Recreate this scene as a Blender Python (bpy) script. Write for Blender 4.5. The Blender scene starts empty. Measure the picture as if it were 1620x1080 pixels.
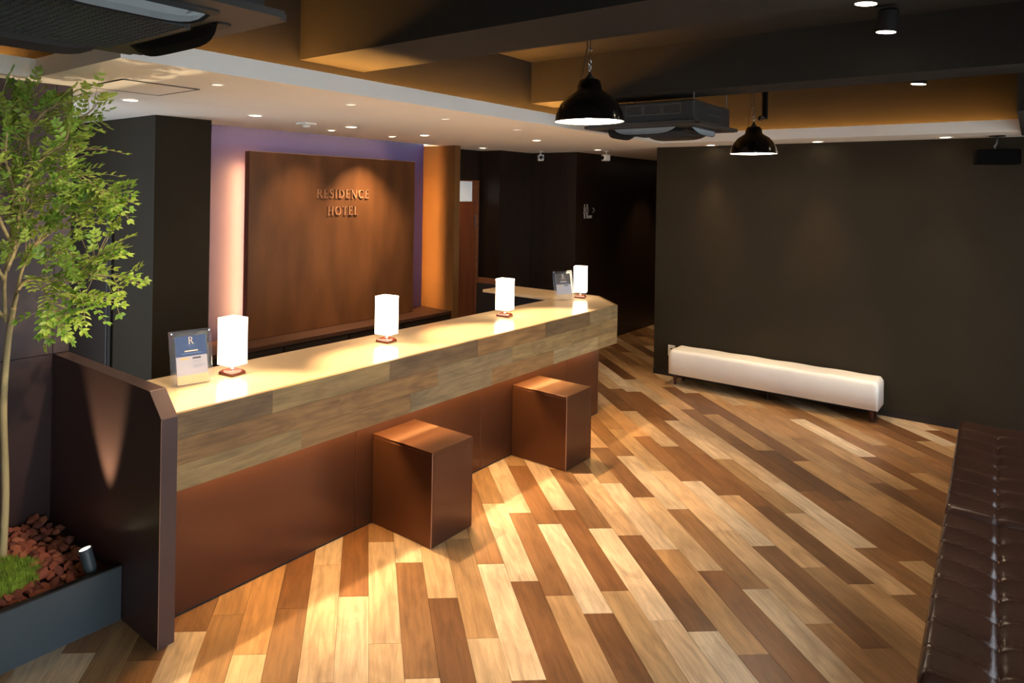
import bpy, bmesh, math, random
from mathutils import Vector, Matrix, Euler
random.seed(11)
SC = bpy.context.scene
COL = SC.collection
R = math.radians

# ------------------------------------------------------------------ camera
YAW, ROLL = R(41.23), R(0.93)
FPX, CX, HY = 1119.0, 655.0, 303.4
cam_d = bpy.data.cameras.new('camera')
cam = bpy.data.objects.new('camera', cam_d); COL.objects.link(cam)
fwd = Vector((-math.sin(YAW), math.cos(YAW), 0)); rt0 = Vector((math.cos(YAW), math.sin(YAW), 0)); up0 = Vector((0, 0, 1))
rt = rt0*math.cos(ROLL) + up0*math.sin(ROLL); up = up0*math.cos(ROLL) - rt0*math.sin(ROLL)
M = Matrix.Identity(4)
for i in range(3):
    M[i][0], M[i][1], M[i][2] = rt[i], up[i], -fwd[i]
M.translation = (0, 0, 2.0)
cam.matrix_world = M
cam_d.sensor_width = 36.0
cam_d.lens = FPX/1620*36.0
cam_d.shift_x = (810-CX)/1620
cam_d.shift_y = (HY-540)/1620
cam_d.clip_start = 0.05
SC.camera = cam

# ------------------------------------------------------------------ world, exposure
w = bpy.data.worlds.new('world'); SC.world = w; w.use_nodes = True
bg = w.node_tree.nodes['Background']
bg.inputs[0].default_value = (0.78, 0.89, 1.0, 1); bg.inputs[1].default_value = 2.5
SC.view_settings.view_transform = 'Standard'; SC.view_settings.look = 'None'
SC.view_settings.gamma = 1.0; SC.view_settings.use_curve_mapping = False
SC.view_settings.exposure = 1.0
try:
    SC.cycles.use_denoising = True
    SC.cycles.sample_clamp_indirect = 6.0
    SC.cycles.max_bounces = 8
except Exception: pass
WARM = (1.0, 0.70, 0.40); AMBER = (1.0, 0.46, 0.10); SOFTW = (1.0, 0.82, 0.60)

# ------------------------------------------------------------------ helpers
def lin(r, g, b):
    f = lambda c: (c/255/12.92) if c/255 <= .04045 else ((c/255+.055)/1.055)**2.4
    return (f(r), f(g), f(b))
MATS = {}
def pm(name, col, rough=.5, metal=0.0, var=.15, scale=6.0, stretch=(1, 1, 1), bump=0.0, bscale=None, spec=.5, coat=0.0, emit=None, estr=0.0, trans=0.0, alpha=1.0):
    m = bpy.data.materials.new(name); m.use_nodes = True; MATS[name] = m
    nt = m.node_tree; b = nt.nodes['Principled BSDF']
    tc = nt.nodes.new('ShaderNodeTexCoord'); mp = nt.nodes.new('ShaderNodeMapping')
    mp.inputs['Scale'].default_value = stretch
    nt.links.new(tc.outputs['Object'], mp.inputs[0])
    nz = nt.nodes.new('ShaderNodeTexNoise'); nz.inputs['Scale'].default_value = scale; nz.inputs['Detail'].default_value = 5
    nt.links.new(mp.outputs[0], nz.inputs['Vector'])
    cr = nt.nodes.new('ShaderNodeValToRGB')
    cr.color_ramp.elements[0].position = .25; cr.color_ramp.elements[1].position = .75
    cr.color_ramp.elements[0].color = tuple(max(0, c*(1-var)) for c in col) + (1,)
    cr.color_ramp.elements[1].color = tuple(min(1, c*(1+var)) for c in col) + (1,)
    nt.links.new(nz.outputs[0], cr.inputs[0]); nt.links.new(cr.outputs[0], b.inputs['Base Color'])
    b.inputs['Roughness'].default_value = rough; b.inputs['Metallic'].default_value = metal
    b.inputs['Specular IOR Level'].default_value = spec; b.inputs['Coat Weight'].default_value = coat
    b.inputs['Transmission Weight'].default_value = trans; b.inputs['Alpha'].default_value = alpha
    if emit:
        b.inputs['Emission Color'].default_value = tuple(emit) + (1,); b.inputs['Emission Strength'].default_value = estr
    if bump:
        n2 = nt.nodes.new('ShaderNodeTexNoise'); n2.inputs['Scale'].default_value = bscale or scale*6; n2.inputs['Detail'].default_value = 4
        nt.links.new(mp.outputs[0], n2.inputs['Vector'])
        bp = nt.nodes.new('ShaderNodeBump'); bp.inputs['Strength'].default_value = bump; bp.inputs['Distance'].default_value = .01
        nt.links.new(n2.outputs[0], bp.inputs['Height']); nt.links.new(bp.outputs[0], b.inputs['Normal'])
    return m

def wood_plank(name, rough, axis_long, grain=1.0, coat=0.0):
    """colour of the single board from its object colour, grain along the board"""
    m = bpy.data.materials.new(name); m.use_nodes = True; MATS[name] = m
    nt = m.node_tree; N = nt.nodes.new; Lk = nt.links.new; b = nt.nodes['Principled BSDF']
    tc = N('ShaderNodeTexCoord'); oi = N('ShaderNodeObjectInfo')
    mul = N('ShaderNodeVectorMath'); mul.operation = 'SCALE'; mul.inputs['Scale'].default_value = 37.0
    cmb = N('ShaderNodeCombineXYZ'); Lk(oi.outputs['Random'], cmb.inputs[0]); Lk(oi.outputs['Random'], cmb.inputs[1]); Lk(oi.outputs['Random'], cmb.inputs[2])
    Lk(cmb.outputs[0], mul.inputs[0])
    add = N('ShaderNodeVectorMath'); add.operation = 'ADD'; Lk(tc.outputs['Object'], add.inputs[0]); Lk(mul.outputs[0], add.inputs[1])
    st = [26.0, 26.0, 26.0]; st[axis_long] = 1.8
    mp = N('ShaderNodeMapping'); mp.inputs['Scale'].default_value = st; Lk(add.outputs[0], mp.inputs[0])
    n1 = N('ShaderNodeTexNoise'); n1.inputs['Scale'].default_value = 1.6; n1.inputs['Detail'].default_value = 8; n1.inputs['Roughness'].default_value = .62; n1.inputs['Distortion'].default_value = .7
    Lk(mp.outputs[0], n1.inputs['Vector'])
    st2 = [7.0, 7.0, 7.0]; st2[axis_long] = 2.2
    mp2 = N('ShaderNodeMapping'); mp2.inputs['Scale'].default_value = st2; Lk(add.outputs[0], mp2.inputs[0])
    n2 = N('ShaderNodeTexNoise'); n2.inputs['Scale'].default_value = 1.1; n2.inputs['Detail'].default_value = 4; n2.inputs['Distortion'].default_value = 1.4
    Lk(mp2.outputs[0], n2.inputs['Vector'])
    r1 = N('ShaderNodeValToRGB'); r1.color_ramp.elements[0].position = .33; r1.color_ramp.elements[1].position = .62
    r1.color_ramp.elements[0].color = (1-.42*grain,)*3 + (1,); r1.color_ramp.elements[1].color = (1.0+.10*grain,)*3 + (1,)
    Lk(n1.outputs[0], r1.inputs[0])
    r2 = N('ShaderNodeValToRGB'); r2.color_ramp.elements[0].position = .32; r2.color_ramp.elements[1].position = .6
    r2.color_ramp.elements[0].color = (1-.34*grain, 1-.38*grain, 1-.42*grain, 1); r2.color_ramp.elements[1].color = (1.06, 1.06, 1.04, 1)
    Lk(n2.outputs[0], r2.inputs[0])
    m1 = N('ShaderNodeMix'); m1.data_type = 'RGBA'; m1.blend_type = 'MULTIPLY'; m1.inputs[0].default_value = 1
    Lk(oi.outputs['Color'], m1.inputs[6]); Lk(r1.outputs[0], m1.inputs[7])
    m2 = N('ShaderNodeMix'); m2.data_type = 'RGBA'; m2.blend_type = 'MULTIPLY'; m2.inputs[0].default_value = 1
    Lk(m1.outputs[2], m2.inputs[6]); Lk(r2.outputs[0], m2.inputs[7])
    Lk(m2.outputs[2], b.inputs['Base Color'])
    b.inputs['Roughness'].default_value = rough; b.inputs['Coat Weight'].default_value = coat
    bp = N('ShaderNodeBump'); bp.inputs['Strength'].default_value = .12; bp.inputs['Distance'].default_value = .004
    Lk(n1.outputs[0], bp.inputs['Height']); Lk(bp.outputs[0], b.inputs['Normal'])
    return m

def tag(o, label=None, cat=None, group=None, kind=None):
    if label: o['label'] = label
    if cat: o['category'] = cat
    if group: o['group'] = group
    if kind: o['kind'] = kind
    return o
def thing(name, label, cat, loc=(0, 0, 0), rz=0.0, group=None):
    o = bpy.data.objects.new(name, None); COL.objects.link(o)
    o.empty_display_size = .1; o.location = loc; o.rotation_euler = (0, 0, rz)
    return tag(o, label, cat, group)
def obj(name, bm, mat, parent=None, smooth=False, local=False, label=None):
    """bm in world coordinates (or in the parent's own coordinates when local)"""
    me = bpy.data.meshes.new(name); 
    if smooth:
        for f in bm.faces: f.smooth = True
    bmesh.ops.recalc_face_normals(bm, faces=bm.faces[:])
    bm.to_mesh(me); bm.free()
    if mat: me.materials.append(MATS[mat])
    o = bpy.data.objects.new(name, me); COL.objects.link(o)
    if parent:
        o.parent = parent
        if not local:
            p = parent; off = Vector(p.location)
            while p.parent: p = p.parent; off += Vector(p.location)
            me.transform(Matrix.Translation(-off))
    if label: o['label'] = label
    return o
def recenter(o):
    """put a top-level mesh's origin at the middle of its underside"""
    vs = [v.co for v in o.data.vertices]
    c = Vector(((min(v.x for v in vs)+max(v.x for v in vs))/2, (min(v.y for v in vs)+max(v.y for v in vs))/2, min(v.z for v in vs)))
    o.data.transform(Matrix.Translation(-c)); o.location = c
    return o
def bx(bm, x0, x1, y0, y1, z0, z1, bev=0.0, seg=2):
    g = bmesh.ops.create_cube(bm, size=1.0)
    vs = g['verts']
    bmesh.ops.scale(bm, vec=(x1-x0, y1-y0, z1-z0), verts=vs)
    bmesh.ops.translate(bm, vec=((x0+x1)/2, (y0+y1)/2, (z0+z1)/2), verts=vs)
    if bev:
        es = list({e for v in vs for e in v.link_edges})
        bmesh.ops.bevel(bm, geom=es, offset=bev, segments=seg, affect='EDGES', profile=.5)
    return bm
def box(x0, x1, y0, y1, z0, z1, bev=0.0, seg=2):
    return bx(bmesh.new(), x0, x1, y0, y1, z0, z1, bev, seg)
def prism(bm, pts, z0, z1, axis='z'):
    """extrude a polygon; pts are (a,b) in the plane normal to axis"""
    def P(a, b, c):
        return {'z': (a, b, c), 'y': (a, c, b), 'x': (c, a, b)}[axis]
    v0 = [bm.verts.new(P(a, b, z0)) for a, b in pts]; v1 = [bm.verts.new(P(a, b, z1)) for a, b in pts]
    n = len(pts)
    bm.faces.new(v0[::-1]); bm.faces.new(v1)
    for i in range(n): bm.faces.new((v0[i], v0[(i+1) % n], v1[(i+1) % n], v1[i]))
    return bm
def lathe(bm, prof, seg=32, c=(0, 0, 0), cap=True):
    rings = []
    for r, z in prof:
        rings.append([bm.verts.new((c[0]+max(r, 1e-4)*math.cos(2*math.pi*i/seg), c[1]+max(r, 1e-4)*math.sin(2*math.pi*i/seg), c[2]+z)) for i in range(seg)])
    for a, b in zip(rings, rings[1:]):
        for i in range(seg): bm.faces.new((a[i], a[(i+1) % seg], b[(i+1) % seg], b[i]))
    if cap:
        bm.faces.new(rings[0][::-1]); bm.faces.new(rings[-1])
    return bm
def tube(bm, pts, rad, seg=8):
    pts = [Vector(p) for p in pts]
    rads = rad if isinstance(rad, (list, tuple)) else [rad]*len(pts)
    rings = []
    for i, p in enumerate(pts):
        t = (pts[min(i+1, len(pts)-1)] - pts[max(i-1, 0)]).normalized()
        a = t.cross(Vector((0, 0, 1)) if abs(t.z) < .9 else Vector((1, 0, 0))).normalized(); b = t.cross(a)
        rings.append([bm.verts.new(p + (a*math.cos(2*math.pi*k/seg) + b*math.sin(2*math.pi*k/seg))*rads[i]) for k in range(seg)])
    for r0, r1 in zip(rings, rings[1:]):
        for k in range(seg): bm.faces.new((r0[k], r0[(k+1) % seg], r1[(k+1) % seg], r1[k]))
    bm.faces.new(rings[0][::-1]); bm.faces.new(rings[-1])
    return bm
def torus(bm, c, R0, r0, axis='y', seg=14, seg2=6, sz=1.0):
    rings = []
    for i in range(seg):
        a = 2*math.pi*i/seg; ring = []
        for k in range(seg2):
            b = 2*math.pi*k/seg2
            rr = R0 + r0*math.cos(b); p, q, h = rr*math.cos(a), rr*math.sin(a)*sz, r0*math.sin(b)
            v = {'y': (p, h, q), 'x': (h, p, q), 'z': (p, q, h)}[axis]
            ring.append(bm.verts.new((c[0]+v[0], c[1]+v[1], c[2]+v[2])))
        rings.append(ring)
    for i in range(seg):
        for k in range(seg2):
            bm.faces.new((rings[i][k], rings[(i+1) % seg][k], rings[(i+1) % seg][(k+1) % seg2], rings[i][(k+1) % seg2]))
    return bm
def struct(name, bm, mat, parent=None, label=None):
    o = obj(name, bm, mat, parent)
    if not parent: tag(o, kind='structure')
    if label: o['label'] = label
    return o
def dup(root, loc, rz=None, label=None):
    """a copy of a thing with copies of its parts and sub-parts"""
    r = root.copy(); COL.objects.link(r); r.location = loc
    if rz is not None: r.rotation_euler = (0, 0, rz)
    if label: r['label'] = label
    for ch in list(root.children):
        c = ch.copy(); COL.objects.link(c); c.parent = r
        for g in list(ch.children):
            d = g.copy(); COL.objects.link(d); d.parent = c
    return r
def spot(parent, loc, target, watts, angle, blend=.4, col=WARM, rad=.03, name='spot_lamp'):
    d = bpy.data.lights.new(name, 'SPOT'); d.energy = watts; d.spot_size = R(angle); d.spot_blend = blend
    d.color = col; d.shadow_soft_size = rad
    o = bpy.data.objects.new(name, d); COL.objects.link(o)
    loc = Vector(loc); tgt = Vector(target)
    o.rotation_euler = (tgt-loc).to_track_quat('-Z', 'Y').to_euler()
    o.location = loc
    if parent:
        o.parent = parent; o.location = loc - Vector(parent.location)
    return o
def bulb(parent, loc, watts, col=WARM, rad=.03, name='bulb_light'):
    d = bpy.data.lights.new(name, 'POINT'); d.energy = watts; d.color = col; d.shadow_soft_size = rad
    o = bpy.data.objects.new(name, d); COL.objects.link(o); o.location = loc
    if parent: o.parent = parent; o.location = Vector(loc) - Vector(parent.location)
    return o

# ------------------------------------------------------------------ materials
pm('wall_olive', lin(50, 42, 29), rough=.7, spec=.2, var=.12, scale=2.2, bump=.08, bscale=160)
pm('wall_pillar', lin(40, 34, 24), rough=.75, spec=.15, var=.12, scale=2.0, bump=.08, bscale=160)
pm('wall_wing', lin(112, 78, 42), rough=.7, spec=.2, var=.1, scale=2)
pm('wall_corridor', lin(36, 23, 15), rough=.38, var=.45, scale=3.0, stretch=(6, 6, .5), bump=.05, bscale=30)
pm('wall_maroon', lin(58, 38, 35), rough=.45, var=.12, scale=1.5, bump=.04, bscale=120)
pm('wall_blue', lin(62, 52, 96), rough=.6, var=.08, scale=2)
pm('wall_dark', lin(34, 31, 28), rough=.7, var=.2, scale=2)
pm('ceiling_white', lin(246, 240, 230), rough=.8, var=.02, scale=3, bump=.05, bscale=140)
pm('ceiling_dark', lin(43, 40, 36), rough=.85, spec=.2, var=.12, scale=1.4, bump=.06, bscale=60)
pm('trim_dark', lin(28, 23, 20), rough=.5, var=.15)
pm('frame_steel', lin(120, 120, 118), rough=.4, metal=.8, var=.1)
pm('floor_base', lin(92, 66, 42), rough=.5, var=.4, scale=3)
wood_plank('floor_wood', .36, 1, .72, coat=0.0)
wood_plank('fascia_wood', .6, 1, .8)
pm('counter_white', lin(226, 196, 156), rough=.22, var=.02, scale=3, coat=.2)
pm('laminate_bronze', lin(88, 56, 38), rough=.3, metal=.62, var=.10, scale=2.5, stretch=(1, 1, .4))
pm('laminate_brown', lin(70, 50, 46), rough=.38, var=.08, scale=2.0)
pm('edge_light', lin(150, 110, 86), rough=.4, var=.1)
pm('cabinet_dark', lin(30, 22, 18), rough=.5, var=.2)
pm('panel_rust', lin(104, 66, 37), rough=.42, metal=.35, var=.42, scale=2.4, stretch=(1, 1.6, .55), bump=.1, bscale=24)
pm('letter_brass', lin(168, 124, 96), rough=.35, metal=.35, var=.15)
pm('ledge_dark', lin(64, 38, 24), rough=.5, var=.25, scale=4, stretch=(8, 1, 8))
pm('ledge_wood', lin(120, 72, 44), rough=.4, var=.25, scale=4, stretch=(8, 1, 8))
pm('door_wood', lin(112, 58, 30), rough=.4, var=.35, scale=3, stretch=(9, 9, .6))
pm('door_dark', lin(38, 30, 26), rough=.4, var=.12)
pm('pane_frost', lin(205, 208, 205), rough=.4, var=.04, emit=(.85, .9, .95), estr=.10)  # faint emission stands in for light from the room behind the door
pm('black_gloss', lin(14, 12, 11), rough=.16, var=.1, coat=.4)
pm('black_matte', lin(20, 19, 18), rough=.55, var=.15)
pm('speaker_black', lin(13, 12, 12), rough=.9, spec=.1, var=.1)
pm('ac_dark', lin(52, 48, 44), rough=.5, var=.12, scale=4)
pm('ac_body', lin(46, 47, 46), rough=.5, var=.15, metal=.2)
pm('ac_grille', lin(38, 42, 46), rough=.5, var=.15)
pm('vent_pale', lin(214, 218, 218), rough=.6, var=.08, scale=12)
pm('chrome', lin(200, 198, 194), rough=.2, metal=1, var=.05)
pm('white_enamel', lin(245, 240, 230), rough=.5, var=.02)
pm('white_plastic', lin(232, 230, 224), rough=.4, var=.03)
pm('glow_disc', (1, .9, .75), var=0, emit=(1, .84, .6), estr=9)
pm('glow_dim', (1, .9, .75), var=0, emit=(1, .82, .58), estr=.9)
pm('glow_bulb', (1, .9, .75), var=0, emit=(1, .86, .66), estr=9)
pm('glow_amber', (1, .7, .4), var=0, emit=(1, .58, .20), estr=75)
pm('glow_cove', (1, .7, .4), var=0, emit=AMBER, estr=62)
pm('glow_niche', (1, .7, .4), var=0, emit=(1, .52, .17), estr=100)
pm('glow_slot', (1, .8, .5), var=0, emit=(1, .70, .36), estr=13)
pm('lamp_shade', lin(250, 240, 220), rough=.8, var=.02, emit=(1, .83, .57), estr=3.8)
pm('lamp_top', lin(250, 240, 220), rough=.8, var=.02, emit=(1, .78, .48), estr=75)
pm('lamp_base_wood', lin(120, 46, 26), rough=.22, var=.35, scale=8, stretch=(1, 6, 1), coat=.5)
pm('leather_white', lin(250, 246, 238), rough=.42, var=.03, bump=.1, bscale=240)
pm('leg_brown', lin(62, 24, 18), rough=.35, var=.25, scale=8)
pm('leather_brown', lin(50, 28, 18), rough=.27, var=.3, scale=5, bump=.12, bscale=150)
pm('leather_seam', lin(120, 84, 60), rough=.4, var=.2)
pm('planter_grey', lin(66, 74, 78), rough=.35, var=.08, scale=2)
pm('soil', lin(82, 46, 34), rough=.95, var=.4, scale=20, bump=.5)
pm('stone_red', lin(156, 84, 62), rough=.85, var=.3, scale=14, bump=.4)
pm('stone_rust', lin(176, 104, 74), rough=.85, var=.3, scale=14, bump=.4)
pm('stone_dark', lin(122, 66, 52), rough=.85, var=.3, scale=14, bump=.4)
pm('moss', lin(126, 152, 46), rough=.9, var=.45, scale=30)
pm('leaf_green', lin(176, 200, 92), rough=.4, var=.3, scale=9)
pm('leaf_dark', lin(132, 170, 70), rough=.4, var=.3, scale=9)
for nm in ('leaf_green', 'leaf_dark'):
    nt = MATS[nm].node_tree; b_ = nt.nodes['Principled BSDF']; tr = nt.nodes.new('ShaderNodeBsdfTranslucent'); mx = nt.nodes.new('ShaderNodeMixShader'); mx.inputs[0].default_value = .35
    nt.links.new(b_.inputs['Base Color'].links[0].from_socket, tr.inputs[0]); nt.links.new(b_.outputs[0], mx.inputs[1]); nt.links.new(tr.outputs[0], mx.inputs[2])
    nt.links.new(mx.outputs[0], nt.nodes['Material Output'].inputs[0])
pm('bark', lin(178, 158, 112), rough=.8, var=.3, scale=8, stretch=(1, 1, .3), bump=.4)
pm('acrylic', lin(235, 238, 238), rough=.06, var=0, trans=.92, alpha=.14)
pm('card_navy', lin(30, 58, 104), rough=.4, var=.03)
pm('card_white', lin(176, 172, 178), rough=.5, var=.02)
pm('card_brown', lin(70, 56, 46), rough=.4, var=.05)
pm('card_kraft', lin(222, 188, 140), rough=.5, var=.1, scale=10)
pm('ink_pale', lin(220, 200, 180), rough=.5, var=.02)
pm('ink_blue', lin(92, 120, 164), rough=.5, var=.02)
pm('ink_grey', lin(150, 152, 160), rough=.5, var=.02)
pm('ink_slate', lin(60, 66, 78), rough=.5, var=.02)
pm('ink_tan', lin(214, 172, 110), rough=.5, var=.02)
pm('sign_white', lin(215, 210, 204), rough=.5, var=.02)
pm('pavement', lin(196, 192, 184), rough=.9, var=.2)
pm('glass_clear', (.9, .95, 1), rough=.02, var=0, alpha=.08)

# ------------------------------------------------------------------ setting
Zc = 2.545      # underside of the white soffit
Zt = 3.09       # dark slab
# floor: slab and the single boards, laid at 45 degrees
floor = struct('floor', box(-6.6, .95, -1.5, 12.2, -.14, -.0125), 'floor_base')
PW, PL, V0 = .1462, .91, .038
ROW = {-9: .39, -8: .75, -7: .33, -6: .52, -5: .64, -4: .35, -3: .68, -2: .16, -1: .77, 0: .40, 1: .17, 2: .74, 3: .42, 4: .14, 5: .875, 6: .74, 7: .585, 8: .77, 9: .52, 10: .43,
       11: .26, 12: .03, 13: .76, 14: .465, 15: .28, 16: .045, 17: .785, 18: .68, 19: .24, 20: .09, 21: .85, 22: .625, 23: .40, 24: .21, 25: .10, 26: .70, 27: .38, 28: .03, 29: .69, 30: .45, 31: .12}
TONE = {(-9,2):2.6,(-10,3):1.6,(-9,3):1.2,(-8,2):1.6,(-7,2):1.3,(-7,3):0.9,(-6,2):2.7,(-5,2):1.4,(-4,2):2.6,(-4,3):1.7,(-6,3):1.3,(-5,3):1.8,(17,7):2.3,(19,8):0.5,(20,9):1.8,(22,8):2,(21,7):1.8,(21,8):1.2,(24,9):0.7,(25,10):1.6,(19,7):2.2,(16,7):0.8,(18,6):0.8,(15,6):2,(16,6):2.2,(13,5):1.2,(12,6):2.3,(14,5):2.2,(15,5):1.1,(12,5):0.6,(13,4):2.5,(14,4):2.4,(18,5):2.7,(17,5):1.1,(17,4):0.9,(20,6):1.1,(21,5):1.9,(19,5):2.3,(20,5):0.7,(21,4):0.5,(22,5):0.8,(23,5):2,(22,4):2.1,(26,5):2.9,(24,6):1.9,(25,6):1.7,(20,7):2,(21,6):0.8,(23,6):1.8,(18,4):1.5,(19,4):2.8,(20,4):1.2,(23,4):1.9,(24,4):0.8,(25,5):2,(27,6):1.2,(27,5):1.3,(28,6):2,(28,5):1.2,(29,4):1.1,(27,4):2,(29,5):1.5,(31,5):1.8,(21,3):1,(13,3):1.1,(14,3):2.3,(16,4):2.1,(17,3):0.6,(15,3):0.8,(18,3):2.4,(19,3):1.3,(20,3):2,(17,2):2.1,(18,2):1.3,(13,2):2.5,(14,2):1.4,(12,3):0.9,(11,2):0.8,(10,2):2.8,(15,2):1.4,(10,4):2.2,(11,4):2.6,(9,3):2.8,(8,3):0.9,(8,2):2,(7,3):2.9,(7,2):0.8,(10,3):0.8,(11,3):1.9,(12,4):2.2,(16,5):1,(16,3):1.4,(-1,3):1,(-1,2):2.6,(0,4):1.5,(0,3):2.5,(1,4):2.7,(1,3):1,(2,3):2.2,(2,2):0.5,(3,3):1.5,(4,4):1.2,(4,3):3,(5,3):2.6,(5,4):1.6,(6,4):2.5,(7,4):1.1,(6,3):1.0,(5,2):0.7,(8,4):2.7,(6,2):2.2,(9,4):1.1,(11,5):1.5}
PAL = [lin(84, 56, 35), lin(128, 88, 54), lin(176, 138, 94), lin(214, 192, 162)]
def tone_col(t):
    t = max(0, min(2.999, t)); i = int(t); f = t-i
    return tuple(PAL[i][k]*(1-f)+PAL[i+1][k]*f for k in range(3))
pb = box(-PW/2+.0005, PW/2-.0005, -PL/2+.0006, PL/2-.0006, -.0125, 0)
bmesh.ops.bevel(pb, geom=[e for e in pb.edges if all(v.co.z > -.001 for v in e.verts)], offset=.0009, segments=1, affect='EDGES')
plank0 = None; rng = random.Random(5)
in_view = lambda x, y: (-3.16 < x < .55 and 1.0 < y < 7.86) or (-4.5 < x < -3.1 and 6.1 < y < 11.6)
for k in range(-12, 44):
    o_ = ROW.get(k, (k*.37) % PL)
    for i in range(-1, 13):
        hit = False
        for a in (0, .17, .33, .5, .67, .83, 1):
            for b in (0, 1):
                u, v = o_+(i+a)*PL, V0+(k+b)*PW
                x, y = (v-u)*.70711, (u+v)*.70711
                d = Vector((x, y, 0)).dot(fwd)
                px = CX + FPX*Vector((x, y, 0)).dot(rt0)/max(d, .3)
                hit = hit or (in_view(x, y) and -20 < px < 1640 and d > 2.6)
        if not hit: continue
        u, v = o_+(i+.5)*PL, V0+(k+.5)*PW
        x, y = (v-u)*.70711, (u+v)*.70711
        if plank0 is None:
            p = obj('plank', pb, 'floor_wood'); plank0 = p
        else:
            p = plank0.copy(); COL.objects.link(p)
        p.location = (x, y, 0); p.rotation_euler = (0, 0, R(45)); p.parent = floor
        t = TONE.get((k, i), rng.choice((.6, .9, 1.1, 1.3, 1.6, 1.9, 2.1, 2.4, 2.7))) + rng.uniform(-.12, .12)
        c = tone_col(t); h = rng.uniform(.94, 1.07)
        p.color = (c[0]*h, c[1], c[2]/h, 1)

# walls
struct('wall_back', box(-3.21, .95, 7.82, 7.97, 0, Zt), 'wall_olive')
struct('baseboard_back', box(-3.21, .9, 7.808, 7.82, 0, .06), 'trim_dark')
struct('wall_corridor_right', box(-3.21, -3.05, 7.97, 12.1, 0, Zc), 'wall_olive')
struct('wall_corridor_end', box(-4.6, -3.05, 12.05, 12.2, 0, Zc), 'wall_dark')
struct('wall_corridor_left', box(-4.75, -4.42, 8.32, 12.1, 0, Zc), 'wall_corridor')
struct('wall_stair', box(-5.3, -4.42, 8.2, 8.32, 0, Zc), 'wall_corridor')
struct('wall_service', box(-5.4, -5.1, 7.47, 8.2, 0, Zc), 'wall_corridor')
struct('wall_staff_right', box(-5.56, -5.41, 6.55, 7.6, 0, Zc), 'wall_corridor')
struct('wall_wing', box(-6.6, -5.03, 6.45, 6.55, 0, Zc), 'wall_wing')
struct('wall_niche', box(-5.65, -5.51, 3.18, 6.45, 0, 2.70), 'wall_blue')
struct('wall_pillar', box(-6.6, -4.95, 2.70, 3.18, 0, Zc), 'wall_pillar')
struct('wall_staff_end', box(-6.6, -6.45, 1.5, 2.70, 0, Zc), 'wall_dark')
wl = struct('wall_left', box(-4.6, -3.965, -1.5, 1.67, 0, Zc-.001), 'trim_dark')
for y0, y1 in ((-1.5, -.12), (-.117, .76), (.763, 1.585), (1.588, 1.67)):      # laminate panels with a shadow joint at 1.10 m
    for z0, z1 in ((0, 1.098), (1.102, Zc-.002)):
        obj('wall_panel', box(-3.965, -3.95, y0, y1, z0, z1), 'wall_maroon', wl)
# right wall and rear wall, outside the frame: shop windows
wr = struct('wall_right', box(.9, 1.0, -1.5, 7.97, 2.35, Zt), 'wall_dark')
for y0, y1 in ((-1.5, -1.2), (2.0, 2.2), (4.6, 4.8), (7.0, 7.97)): obj('pier', box(.9, 1.0, y0, y1, 0, 2.35), 'wall_dark', wr)
obj('sill', box(.9, 1.0, -1.2, 7.0, 0, .25), 'wall_dark', wr)
for n, (y0, y1) in enumerate(((-1.2, 2.0), (2.2, 4.6), (4.8, 7.0))):
    wn = struct('window_%d' % (n+1), box(.945, .95, y0, y1, .25, 2.35), 'glass_clear')
    fb = bmesh.new()
    for a, b, c, d in ((y0, y1, .25, .30), (y0, y1, 2.30, 2.35), (y0, y0+.05, .25, 2.35), (y1-.05, y1, .25, 2.35), ((y0+y1)/2-.025, (y0+y1)/2+.025, .25, 2.35)):
        bx(fb, .925, .97, a, b, c, d)
    obj('window_frame', fb, 'trim_dark', wn)
struct('wall_rear', box(-4.6, 1.0, -1.6, -1.5, 0, Zt), 'wall_dark')
struct('ground', box(1.0, 9.0, -4, 11, -.14, -.02), 'pavement')

# white soffit (lower ceiling) with its fascia lip
struct('ceiling', box(-5.25, -2.92, 1.44, 7.22, Zc, Zc+.02), 'ceiling_white')
struct('ceiling_staff_left', box(-6.6, -5.25, 1.44, 3.18, Zc, Zc+.02), 'ceiling_white')
struct('ceiling_staff_right', box(-6.6, -5.25, 6.45, 7.22, Zc, Zc+.02), 'ceiling_white')
struct('ceiling_left', box(-4.6, -3.82, -1.5, 1.44, Zc, Zc+.02), 'ceiling_white')
struct('ceiling_back', box(-6.6, .9, 7.22, 12.2, Zc, Zc+.02), 'ceiling_white')
struct('ceiling_slot', box(-5.62, -5.2, 3.18, 6.45, 2.70, 2.72), 'ceiling_white')
struct('trim_1', box(-2.92, -2.9, 1.42, 7.22, Zc, 2.64), 'ceiling_white')
struct('trim_2', box(-3.80, -2.92, 1.42, 1.44, Zc, 2.64), 'ceiling_white')
struct('trim_3', box(-3.82, -3.8, -1.5, 1.44, Zc, 2.64), 'ceiling_white')
struct('trim_4', box(-2.9, -.08, 7.2, 7.22, Zc, 2.64), 'ceiling_white')
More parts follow.
